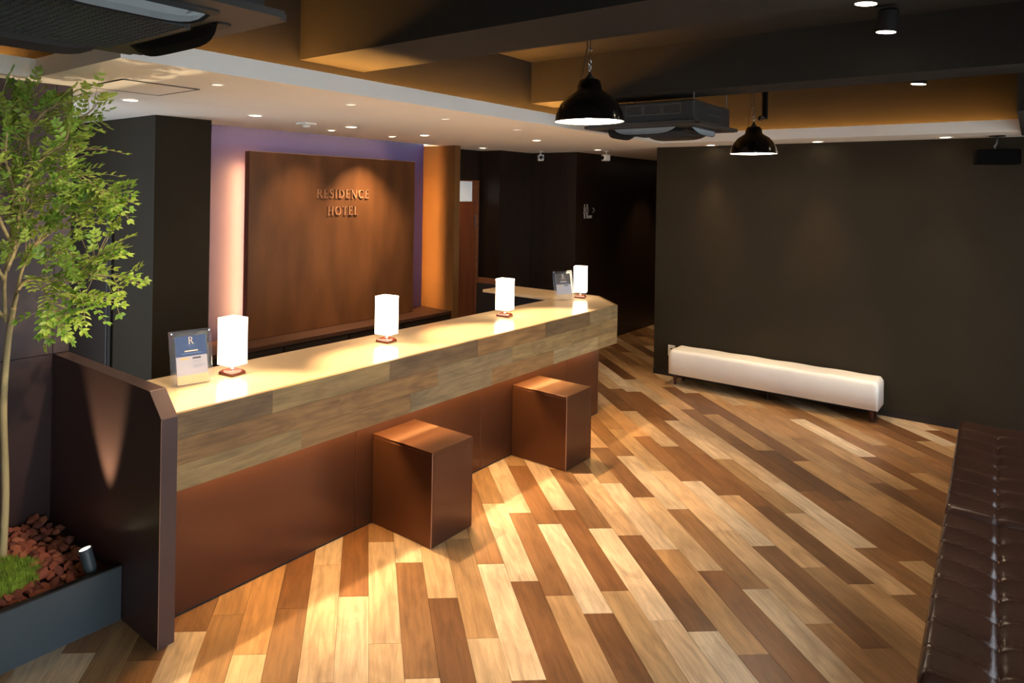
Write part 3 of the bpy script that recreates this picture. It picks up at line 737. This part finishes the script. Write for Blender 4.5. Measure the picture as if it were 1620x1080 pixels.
# the tree: local axes s (towards the counter), d (away from the viewer), z
TB = Vector((-3.608, 1.236, 0))
def tp(s, d, z): 
    v = TB + rt0*s + fwd*d; return Vector((v.x, v.y, z))
tree = thing('artificial_tree', 'slender small leaved tree rising from the stone planter', 'tree', tuple(TB + Vector((0, 0, .20))))
def smooth_path(P, n=5):
    P = [Vector(p) for p in P]; out = []
    for i in range(len(P)-1):
        p0, p1, p2, p3 = P[max(0, i-1)], P[i], P[i+1], P[min(len(P)-1, i+2)]
        for k in range(n):
            t = k/n; out.append(.5*((2*p1)+(p2-p0)*t+(2*p0-5*p1+4*p2-p3)*t*t+(3*p1-p0-3*p2+p3)*t**3))
    out.append(P[-1]); return out
def limb(name, pts, r0, r1, seg=8):
    P = smooth_path([tp(*p) for p in pts]); n = len(P)
    bm = tube(bmesh.new(), P, [r0+(r1-r0)*i/(n-1) for i in range(n)], seg)
    obj(name, bm, 'bark', tree, smooth=True); return P
limb('trunk', [(0, 0, .19), (.006, .01, .55), (-.004, 0, .95), (.01, .0, 1.25), (.035, 0, 1.43)], .019, .014)
BR = [
 [(.03, 0, 1.40), (.07, .0, 1.60), (.12, .02, 1.72), (.20, .03, 1.84), (.27, .04, 1.92)],
 [(.035, 0, 1.42), (.08, -.02, 1.54), (.16, -.03, 1.57), (.25, -.04, 1.56), (.36, -.05, 1.60), (.55, -.06, 1.585)],
 [(.0, 0, 1.36), (-.02, .02, 1.55), (.0, .04, 1.72), (.05, .05, 1.86), (.13, .05, 1.95), (.22, .05, 1.97)],
 [(.02, .02, 1.70), (.05, .03, 1.92), (.10, .04, 2.06), (.18, .05, 2.20), (.27, .04, 2.29), (.38, .02, 2.36)],
 [(.0, .04, 1.72), (-.01, .06, 1.95), (.02, .05, 2.15), (.05, .04, 2.32), (.06, .03, 2.40)],
 [(.10, .02, 1.70), (.20, .06, 1.80), (.32, .06, 1.86), (.42, .06, 1.90)],
 [(.10, .04, 2.06), (.22, .03, 2.08), (.33, .02, 2.05), (.44, .0, 1.98)],
 [(.16, -.03, 1.57), (.22, -.06, 1.50), (.27, -.08, 1.42)],
 [(.12, .02, 1.72), (.22, -.03, 1.70), (.32, -.05, 1.69)],
 [(.36, -.05, 1.60), (.42, -.06, 1.66), (.46, -.06, 1.69)],
 [(.25, -.04, 1.56), (.33, -.07, 1.50), (.40, -.08, 1.49)],
 [(.27, .04, 1.92), (.36, .03, 1.93), (.43, .02, 1.96)],
 [(-.01, 0, 1.38), (-.10, -.10, 1.56), (-.20, -.24, 1.70), (-.30, -.38, 1.76)],
 [(-.02, .02, 1.55), (-.12, -.08, 1.82), (-.22, -.2, 2.02), (-.32, -.3, 2.14)],
 [(-.01, .06, 1.95), (-.06, -.02, 2.15), (-.12, -.12, 2.30), (-.16, -.2, 2.40)],
 [(.0, .04, 1.72), (.04, -.14, 1.86), (.08, -.26, 1.98), (.1, -.34, 2.05)],
 [(.05, .05, 1.86), (.02, -.05, 2.10), (.05, -.10, 2.30), (.02, -.12, 2.40)],
 [(.10, .04, 2.06), (.12, -.06, 2.22), (.20, -.10, 2.32), (.26, -.1, 2.36)],
 [(.0, .04, 1.90), (.10, -.05, 2.0), (.20, -.08, 2.12), (.32, -.10, 2.20)],
 [(.0, .0, 1.6), (.07, .08, 1.86), (.18, .12, 2.05), (.27, .12, 2.2)],
]
rl = random.Random(21)
lb = {'leaf_green': bmesh.new(), 'leaf_dark': bmesh.new()}
tw = bmesh.new()
def leaflet(bm, p, dr, nrm, ln, wd):
    side = dr.cross(nrm).normalized(); n2 = nrm.normalized()
    c0 = bm.verts.new(p); c1 = bm.verts.new(p+dr*ln*.55-n2*ln*.04); c2 = bm.verts.new(p+dr*ln)
    a1 = bm.verts.new(p+dr*ln*.28+side*wd*.46+n2*wd*.10); a2 = bm.verts.new(p+dr*ln*.62+side*wd*.42+n2*wd*.10)
    b1 = bm.verts.new(p+dr*ln*.28-side*wd*.46+n2*wd*.10); b2 = bm.verts.new(p+dr*ln*.62-side*wd*.42+n2*wd*.10)
    for q_ in ((c0, a1, c1), (a1, a2, c1), (a2, c2, c1), (c0, c1, b1), (b1, c1, b2), (b2, c1, c2)): bm.faces.new(q_)
def sprig(p, dr, ln):
    bm = lb['leaf_green' if rl.random() < .62 else 'leaf_dark']
    dr = dr.normalized(); upv = (Vector((0, 0, 1)) - fwd*rl.uniform(-.1, .9) + rt0*rl.uniform(-.4, .4))
    side = dr.cross(upv).normalized(); nrm = side.cross(dr).normalized()
    n_ = max(3, int(ln/.031)); q0 = p
    if (p + dr*ln).x < -3.90 or p.x < -3.90: return
    for i in range(1, n_+1):
        f = i/n_; q_ = p + dr*ln*f + Vector((0, 0, -1))*ln*.18*f*f
        tube(tw, [q0, q_], .0011, 3); q0 = q_
        for s_ in (-1, 1):
            d2 = (dr*.62 + side*s_*.8 + nrm*rl.uniform(-.2, .2)).normalized()
            leaflet(bm, q_, d2, (nrm+side*rl.uniform(-.35, .35)).normalized(), rl.uniform(.034, .044)*(1-.2*f), rl.uniform(.018, .022))
    leaflet(bm, q0, dr, nrm, .036, .019)
for bi, b in enumerate(BR):
    P = limb('branch', b, .010 if bi < 5 or 11 < bi else .005, .0025, 6)
    N_ = len(P)
    for i in range(int(N_*.28), N_):
        t_ = (P[min(i+1, N_-1)]-P[max(i-1, 0)]).normalized()
        for k in range(3 if i > N_*.45 else 2):
            dr = (t_*.75 + Vector((rl.uniform(-1, 1), rl.uniform(-1, 1), rl.uniform(-.75, .8)))*.85)
            st_ = P[i]
            if rl.random() < .45:
                e = st_ + dr.normalized()*rl.uniform(.03, .09); tube(tw, [st_, e], .0016, 4); st_ = e
            sprig(st_, dr, rl.uniform(.08, .135))
    sprig(P[-1], P[-1]-P[-3], .10)
obj('twigs', tw, 'bark', tree)['kind'] = 'stuff'
for k, bm in lb.items():
    o = obj('foliage', bm, k, tree); o['kind'] = 'stuff'

# garden spotlight in the planter
gs = thing('garden_spotlight', 'small dark cylinder spotlight among the red stones', 'spotlight', (-3.235, 1.485, .20))
T = Matrix.Translation((0, 0, .03)) @ Matrix.Rotation(R(-14), 4, 'Y') @ Matrix.Rotation(R(10), 4, 'X')
bm = lathe(bmesh.new(), [(.026, 0), (.029, .004), (.029, .098), (.031, .10), (.031, .112), (.026, .112), (.024, .102)], 24); bm.transform(T); obj('body', bm, 'planter_grey', gs, local=True)
bm = lathe(bmesh.new(), [(.0255, .1035), (.0255, .107)], 20); bm.transform(T); obj('lens', bm, 'glow_disc', gs, local=True)
bm = bmesh.new(); tube(bm, [(0, 0, -.03), (0, 0, .035)], .006, 8); bx(bm, -.02, .02, -.006, .006, .02, .05); obj('bracket', bm, 'black_matte', gs, local=True)
spot(gs, (-3.266, 1.462, .362), (-3.385, 1.62, 1.5), 46, 44, .7, (1, .80, .50), .02)

# ------------------------------------------------------------------ pendants
def pendant(label, loc, top_z):
    t = thing('pendant_lamp', label, 'pendant lamp', loc, group='black dome pendants')
    prof = [(.180, 0), (.178, .008), (.170, .045), (.150, .09), (.118, .13), (.085, .152), (.066, .165), (.063, .185), (.055, .212), (.044, .222), (.0, .223)]
    inner = [(.0, .215), (.042, .214), (.052, .205), (.060, .182), (.063, .162), (.082, .147), (.114, .125), (.146, .087), (.166, .044), (.175, .008), (.177, .001)]
    bm = lathe(bmesh.new(), prof, 48, cap=False); sh = obj('shade', bm, 'black_gloss', t, smooth=True, local=True)
    bm = lathe(bmesh.new(), inner, 48, cap=False); o = obj('inner_lining', bm, 'white_enamel', t, smooth=True, local=True); o.parent = sh
    bm = torus(bmesh.new(), (0, 0, 0), .1785, .0022, 'z', 48, 6); o = obj('rim', bm, 'black_gloss', t, smooth=True, local=True); o.parent = sh
    bm = lathe(bmesh.new(), [(.004, .03), (.022, .036), (.031, .055), (.030, .075), (.018, .10), (.014, .13)], 20); obj('bulb', bm, 'glow_bulb', t, smooth=True, local=True)
    bm = lathe(bmesh.new(), [(.017, .12), (.017, .212)], 16); obj('socket', bm, 'black_matte', t, local=True)
    bm = lathe(bmesh.new(), [(.022, .222), (.020, .236), (.008, .246), (.006, .262)], 16); obj('cap', bm, 'black_matte', t, smooth=True, local=True)
    z = .272; k = 0
    for r_, nm in ((.010, 'chain_link'), (.008, 'chain_link'), (.015, 'hook_ring')):
        bm = torus(bmesh.new(), (0, 0, z+r_*.4), r_, .0028, 'y' if k % 2 else 'x', 14, 6, 1.15); obj(nm, bm, 'chrome', t, smooth=True, local=True); z += r_*1.75; k += 1
    bm = tube(bmesh.new(), [(0, 0, z-.004), (0, 0, z+.04)], .0026, 6); obj('hook', bm, 'chrome', t, local=True)
    bm = torus(bmesh.new(), (0, 0, z+.048), .009, .0026, 'y', 14, 6); obj('chain_link', bm, 'chrome', t, smooth=True, local=True)
    bm = tube(bmesh.new(), [(0, 0, z+.05), (0, 0, top_z-loc[2]-.02)], .003, 6); obj('suspension_rod', bm, 'black_matte', t, local=True)
    bm = tube(bmesh.new(), [(-.05, .0, .20), (-.045, .01, .27), (-.028, .02, .40), (-.02, .02, top_z-loc[2])], .0022, 6); obj('power_cord', bm, 'black_matte', t, local=True)
    bm = lathe(bmesh.new(), [(.04, top_z-loc[2]-.02), (.04, top_z-loc[2])], 20); obj('canopy', bm, 'black_matte', t, local=True)
    bulb(t, (loc[0], loc[1], loc[2]+.02), 15, SOFTW, .03)
    return t
pendant('nearer larger looking black dome pendant lamp hanging above the counter front', (-1.769, 3.41, 2.385), Zt)
pendant('farther smaller looking black dome pendant lamp in front of the olive wall', (-1.746, 6.236, 2.36), Zt)

# ------------------------------------------------------------------ ceiling cassettes
def cassette(label, x0, y0, s, z0, ztop, body_h, slots):
    cx, cy = x0+s/2, y0+s/2
    t = thing('cassette_air_conditioner', label, 'air conditioner', (cx, cy, z0), group='dark ceiling cassette air conditioners')
    h = s/2
    bm = bmesh.new(); bx(bm, -h, h, -h, h, .012, .034)
    bmesh.ops.bevel(bm, geom=[e for e in bm.edges if abs(e.verts[0].co.z-e.verts[1].co.z) > .01], offset=.03, segments=4, affect='EDGES')
    pn = obj('panel', bm, 'ac_dark', t, local=True)
    # centre block bulging down, with rounded corners
    q_ = h*.62
    bm = bmesh.new(); bx(bm, -q_, q_, -q_, q_, -.012, .012)
    bmesh.ops.bevel(bm, geom=[e for e in bm.edges if abs(e.verts[0].co.z-e.verts[1].co.z) > .01], offset=.09, segments=6, affect='EDGES')
    obj('intake_frame', bm, 'ac_dark', t, local=True)
    g_ = q_*.86
    bm = bmesh.new(); bx(bm, -g_, g_, -g_, g_, -.0135, -.011)
    obj('intake_backing', bm, 'black_matte', t, local=True)
    bm = bmesh.new(); n_ = 22
    for k in range(n_+1):
        a = -g_+2*g_*k/n_
        bx(bm, a-.003, a+.003, -g_, g_, -.019, -.0135); bx(bm, -g_, g_, a-.003, a+.003, -.0185, -.0135)
    gr = obj('intake_grille', bm, 'ac_grille', t, local=True); gr['kind'] = 'stuff'
    for k in range(4):
        rot = Matrix.Rotation(k*math.pi/2, 4, 'Z')
        # outlet slot, and the open flap: dark inside, pale on the outer side
        L2, w2, yc = h*.60, .030, h*.78
        pts = [(math.copysign(L2-w2, math.cos(a))+w2*math.cos(a), yc+w2*math.sin(a)) for a in [math.pi*2*i/28+.001 for i in range(28)]]
        bm = prism(bmesh.new(), pts, .006, .0125); bm.transform(rot); obj('outlet', bm, 'black_matte', t, local=True)
        for nm, mt, o1, sc_ in (('flap', 'ac_dark', 0, 1.0), ('flap_liner', 'vent_pale', .0042, .93)):
            bm = bmesh.new(); n_ = 16; prev = None
            for i in range(n_+1):
                f = -1+2*i/n_; x_ = f*L2*.97*sc_; dep = (1-abs(f)**5)*sc_
                col = [bm.verts.new((x_, yc-.026+o1, .011)), bm.verts.new((x_, yc-.026+.010*dep+o1, .011-.030*dep-.002)), bm.verts.new((x_, yc-.026+.026*dep+o1, .011-.052*dep-.004))]
                if prev:
                    for r_ in range(2): bm.faces.new((prev[r_], col[r_], col[r_+1], prev[r_+1]))
                prev = col
            bmesh.ops.solidify(bm, geom=bm.faces[:], thickness=.003); bm.transform(rot)
            o = obj(nm, bm, mt, t, smooth=False, local=True)
            if nm == 'flap': fl = o
            else: o.parent = fl
    hb = h*.88
    bd = obj('body', box(-hb, hb, -hb, hb, .034, .034+body_h, .012, 2), 'ac_body', t, local=True)
    bm = bmesh.new(); bx(bm, -h*.93, h*.93, -h*.93, h*.93, .034, .042); obj('flange', bm, 'frame_steel', t, local=True)
    if slots:
        z1 = .034+body_h*.38; z2 = .034+body_h*.85
        for k in range(3):
            a = -hb*.30+k*hb*.36
            bm = bmesh.new()
            for b in ((a, a+hb*.34, z1, z1+.004), (a, a+hb*.34, z2-.004, z2), (a, a+.004, z1, z2), (a+hb*.34-.004, a+hb*.34, z1, z2)): bx(bm, b[0], b[1], -hb-.003, -hb, b[2], b[3])
            o = obj('access_frame', bm, 'frame_steel', t, local=True); o.parent = bd
        for z_ in (.034+body_h*.45, .034+body_h*.8):
            o = obj('groove', box(hb, hb+.002, -hb*.3, hb*.45, z_, z_+.004), 'frame_steel', t, local=True); o.parent = bd
    for sx_ in (-1, 1):
        for sy_ in (-1, 1):
            bm = tube(bmesh.new(), [(sx_*hb*.96, sy_*hb*.9, .034+body_h*.4), (sx_*hb*.96, sy_*hb*.9, ztop(cy+sy_*hb*.9)-z0)], .005, 6); obj('hanger_rod', bm, 'frame_steel', t, local=True)
    return t
cassette('dark cassette air conditioner cut by the top left corner of the photo', -2.64, .41, .95, 2.50, lambda y: Zt, .26, False)
cassette('dark cassette air conditioner hanging between the two black pendants', -2.68, 5.06, .90, 2.505, lambda y: 2.75 if 5.05 < y < 5.42 else Zt, .16, True)
bm = tube(bmesh.new(), [(-1.62, 5.95, 2.62), (-1.60, 6.0, 2.62), (-1.60, 6.0, 3.09)], .022, 10)
dp = recenter(obj('drain_pipe', bm, 'ac_body', smooth=True)); tag(dp, 'dark vertical pipe rising beside the far air conditioner', 'pipe')

# ------------------------------------------------------------------ downlights
dl = None
def downlight(x, y, r, glow, label, group):
    t = thing('downlight', label, 'downlight', (x, y, Zc), group=group)
    bm = lathe(bmesh.new(), [(r*1.28, -.0005), (r*1.28, -.003), (r*1.05, -.0045), (r*1.0, -.002)], 28, cap=False); obj('trim_ring', bm, 'white_plastic', t, smooth=True, local=True)
    bm = lathe(bmesh.new(), [(r*1.02, -.0012), (r*1.02, -.0006)], 24); obj('lens', bm, glow, t, local=True)
    return t
STAFF = [(-4.25, 2.15, 'above the dark staff door passage'), (-4.33, 3.15, 'in front of the left edge of the sign niche'), (-4.39, 4.18, 'straight above the sign letters'), (-4.41, 5.17, 'right of the sign letters near the wing wall')]
for x, y, ps in STAFF:
    t = downlight(x, y, .045, 'glow_disc', 'round lit downlight in the soffit ' + ps, 'staff side downlights')
    spot(t, (x, y, Zc-.012), (x, y, 0), 16, 95, .7, WARM, .035)
for x, y, ps in ((-4.79, 4.32, 'left one'), (-4.80, 5.13, 'right one')):
    t = downlight(x, y, .034, 'glow_disc', 'small lit spot close to the sign panel, the ' + ps, 'sign panel spots')
    spot(t, (x, y, Zc-.012), (-5.31, y+.1, 1.25), 30 if y < 5 else 130, 84, .95, WARM, .02)
for x, y, ps in ((-3.22, 2.10, 'above the first table lamp'), (-3.25, 3.09, 'above the second table lamp'), (-3.29, 4.09, 'between the second and third table lamps'), (-3.32, 5.11, 'above the third table lamp')):
    t = downlight(x, y, .030, 'glow_dim', 'small dim pinhole downlight ' + ps, 'counter pinhole downlights')
    spot(t, (x, y, Zc-.012), (x+.78, y, .3), 190, 46, .6, WARM, .03)
for x, y, w_, ps in ((-3.82, 6.24, 14, 'small lit downlight above the return desk'), (-5.03, 6.99, 8, 'lit downlight in front of the red wooden door'), (-3.98, 7.91, 18, 'lit downlight beside the right hand camera'),
                 (-3.9, 10.2, 22, 'lit downlight deep in the corridor'), (-3.95, 11.4, 14, 'last lit downlight at the corridor end')):
    t = downlight(x, y, .042, 'glow_disc', ps, 'corridor downlights')
    spot(t, (x, y, Zc-.012), (x, y, 0), w_, 90, .7, WARM, .035)
for x, y, ps in ((-2.58, 7.70, 'above the left end of the white bench'), (-1.57, 7.66, 'above the middle of the white bench'), (-.58, 7.60, 'nearest the black speaker')):
    t = downlight(x, y, .045, 'glow_disc', 'lit downlight in the narrow soffit ' + ps, 'bench wall downlights')
    spot(t, (x, y, Zc-.012), (x, y-.5, 0), 50, 60, .95, WARM, .035)
# smoke detector / emergency light
t = thing('smoke_detector', 'square white detector on the soffit before the sign niche', 'smoke detector', (-4.43, 3.72, Zc))
obj('plate', box(-4.49, -4.37, 3.66, 3.78, Zc-.018, Zc-.0005, .004, 2), 'white_plastic', t)
bm = lathe(bmesh.new(), [(.026, -.018), (.032, -.022), (.030, -.036), (.012, -.042)], 20, (-4.43, 3.72, Zc)); obj('sensor', bm, 'white_plastic', t, smooth=True)

# ceiling mounted cylinder spots on the dark slab
def can(label, x, y, zb, w_, tgt, ang=70):
    t = thing('ceiling_spotlight', label, 'spotlight', (x, y, Zt), group='black cylinder spotlights')
    h = Zt-zb
    T = Matrix.Translation((0, 0, -h)) @ Matrix.Rotation(R(6), 4, 'Y')
    bm = lathe(bmesh.new(), [(.050, 0), (.052, .002), (.052, min(.15, h-.03)), (.046, min(.16, h-.02))], 28, cap=True); bm.transform(T); obj('body', bm, 'black_matte', t, local=True)
    bm = lathe(bmesh.new(), [(.047, -.002), (.047, -.0005)], 24); bm.transform(T); obj('lens', bm, 'glow_disc', t, local=True)
    bm = bmesh.new(); tube(bm, [(0, 0, 0), (0, 0, -h+.08)], .009, 8); bx(bm, -.05, .05, -.05, .05, -.018, 0, .004, 1); obj('mount', bm, 'black_matte', t, local=True)
    spot(t, (x, y, zb-.012), tgt, w_, ang, .6, SOFTW, .045)
can('black cylinder spotlight cut by the top edge of the photo', -.636, 4.09, 2.965, 34, (-1.5, 4.0, 0))
can('black cylinder spotlight with visible bracket below the top edge', -.639, 4.75, 2.945, 34, (-1.4, 5.4, 0))
can('black cylinder spotlight above the planter aimed at the tree', -1.45, 1.95, 2.945, 150, (-3.42, 1.34, 1.45), 43)
can('small black cylinder spotlight in front of the glowing cove', -.664, 6.50, 2.873, 27, (-1.3, 6.6, 0))

# ------------------------------------------------------------------ cameras and speaker
def cctv(label, x, y, rz):
    t = thing('security_camera', label, 'camera', (x, y, Zc), rz, 'white ceiling cameras')
    bm = lathe(bmesh.new(), [(.034, -.010), (.034, -.0005)], 20); obj('base', bm, 'white_plastic', t, local=True)
    bm = tube(bmesh.new(), [(0, 0, -.01), (.0, .02, -.04), (0, .0, -.06)], .009, 8); obj('arm', bm, 'white_plastic', t, smooth=True, local=True)
    bm = box(-.036, .036, -.045, .05, -.125, -.045, .014, 3); obj('housing', bm, 'white_plastic', t, local=True)
    bm = lathe(bmesh.new(), [(.026, 0), (.026, .008), (.014, .010)], 20); bm.transform(Matrix.Translation((0, -.044, -.085)) @ Matrix.Rotation(R(90), 4, 'X')); obj('lens', bm, 'black_gloss', t, local=True)
cctv('white ceiling camera left, its black lens facing the lobby', -4.74, 7.85, R(40))
cctv('white ceiling camera right, turned sideways near the corridor', -4.0, 8.16, R(-25))
t = thing('ceiling_speaker', 'black box speaker hanging from the narrow soffit at far right', 'speaker', (-.235, 7.60, Zc), R(12))
bm = lathe(bmesh.new(), [(.055, -.008), (.055, -.0005)], 20); obj('mount_plate', bm, 'black_matte', t, local=True)
bm = tube(bmesh.new(), [(0, 0, -.008), (0, 0, -.06), (-.015, 0, -.09), (-.01, 0, -.12)], .008, 8); obj('bracket', bm, 'frame_steel', t, smooth=True, local=True)
bm = box(-.145, .145, -.075, .085, -.24, -.115, .014, 3); obj('cabinet', bm, 'speaker_black', t, local=True)
bm = box(-.13, .13, -.079, -.074, -.228, -.127, .002, 1); obj('grille', bm, 'speaker_black', t, local=True)

# washroom sign on the corridor wall
ws = thing('washroom_sign', 'small white washroom figures with arrow on the dark corridor wall', 'sign', (-4.42, 8.6, 1.78))
XS = -4.418
def fig(yc, fem):
    bm = bmesh.new()
    c = [(yc+.014*math.cos(a*math.pi/8), 1.858+.018*math.sin(a*math.pi/8)) for a in range(16)]
    prism(bm, c, XS, XS+.003, 'x'); obj('head', bm, 'sign_white', ws)
    bm = bmesh.new(); f = lambda a, b, x: (x, a, b)
    if fem: segs = [[(yc-.016, 1.832), (yc-.012, 1.79), (yc-.022, 1.755), (yc-.006, 1.74), (yc-.006, 1.69), (yc+.006, 1.69), (yc+.006, 1.74), (yc+.022, 1.755), (yc+.012, 1.79), (yc+.016, 1.832), (yc-.016, 1.832)]]
    else: segs = [[(yc-.022, 1.832), (yc-.022, 1.76), (yc-.010, 1.76), (yc-.010, 1.69), (yc+.010, 1.69), (yc+.010, 1.76), (yc+.022, 1.76), (yc+.022, 1.832), (yc-.022, 1.832)]]
    for P in segs: ribbon(bm, P, [.008]*len(P), XS, XS+.003, f)
    obj('figure', bm, 'sign_white', ws)
fig(8.43, True); fig(8.50, False)
bm = bmesh.new(); ribbon(bm, [(8.66, 1.825), (8.71, 1.795), (8.66, 1.765)], [.012]*3, XS, XS+.003, lambda a, b, x: (x, a, b)); obj('arrow', bm, 'sign_white', ws)
y_ = 8.53
bm = bmesh.new()
for ch in 'TOILET':
    S, W_ = glyph(ch)
    for P, Wd in S: ribbon(bm, P, [v*1.6 for v in Wd], XS, XS+.003, lambda a, b, x: (x, y_+a*.026, 1.69+b*.034))
    y_ += (W_+.08)*.026
obj('caption', bm, 'sign_white', ws)
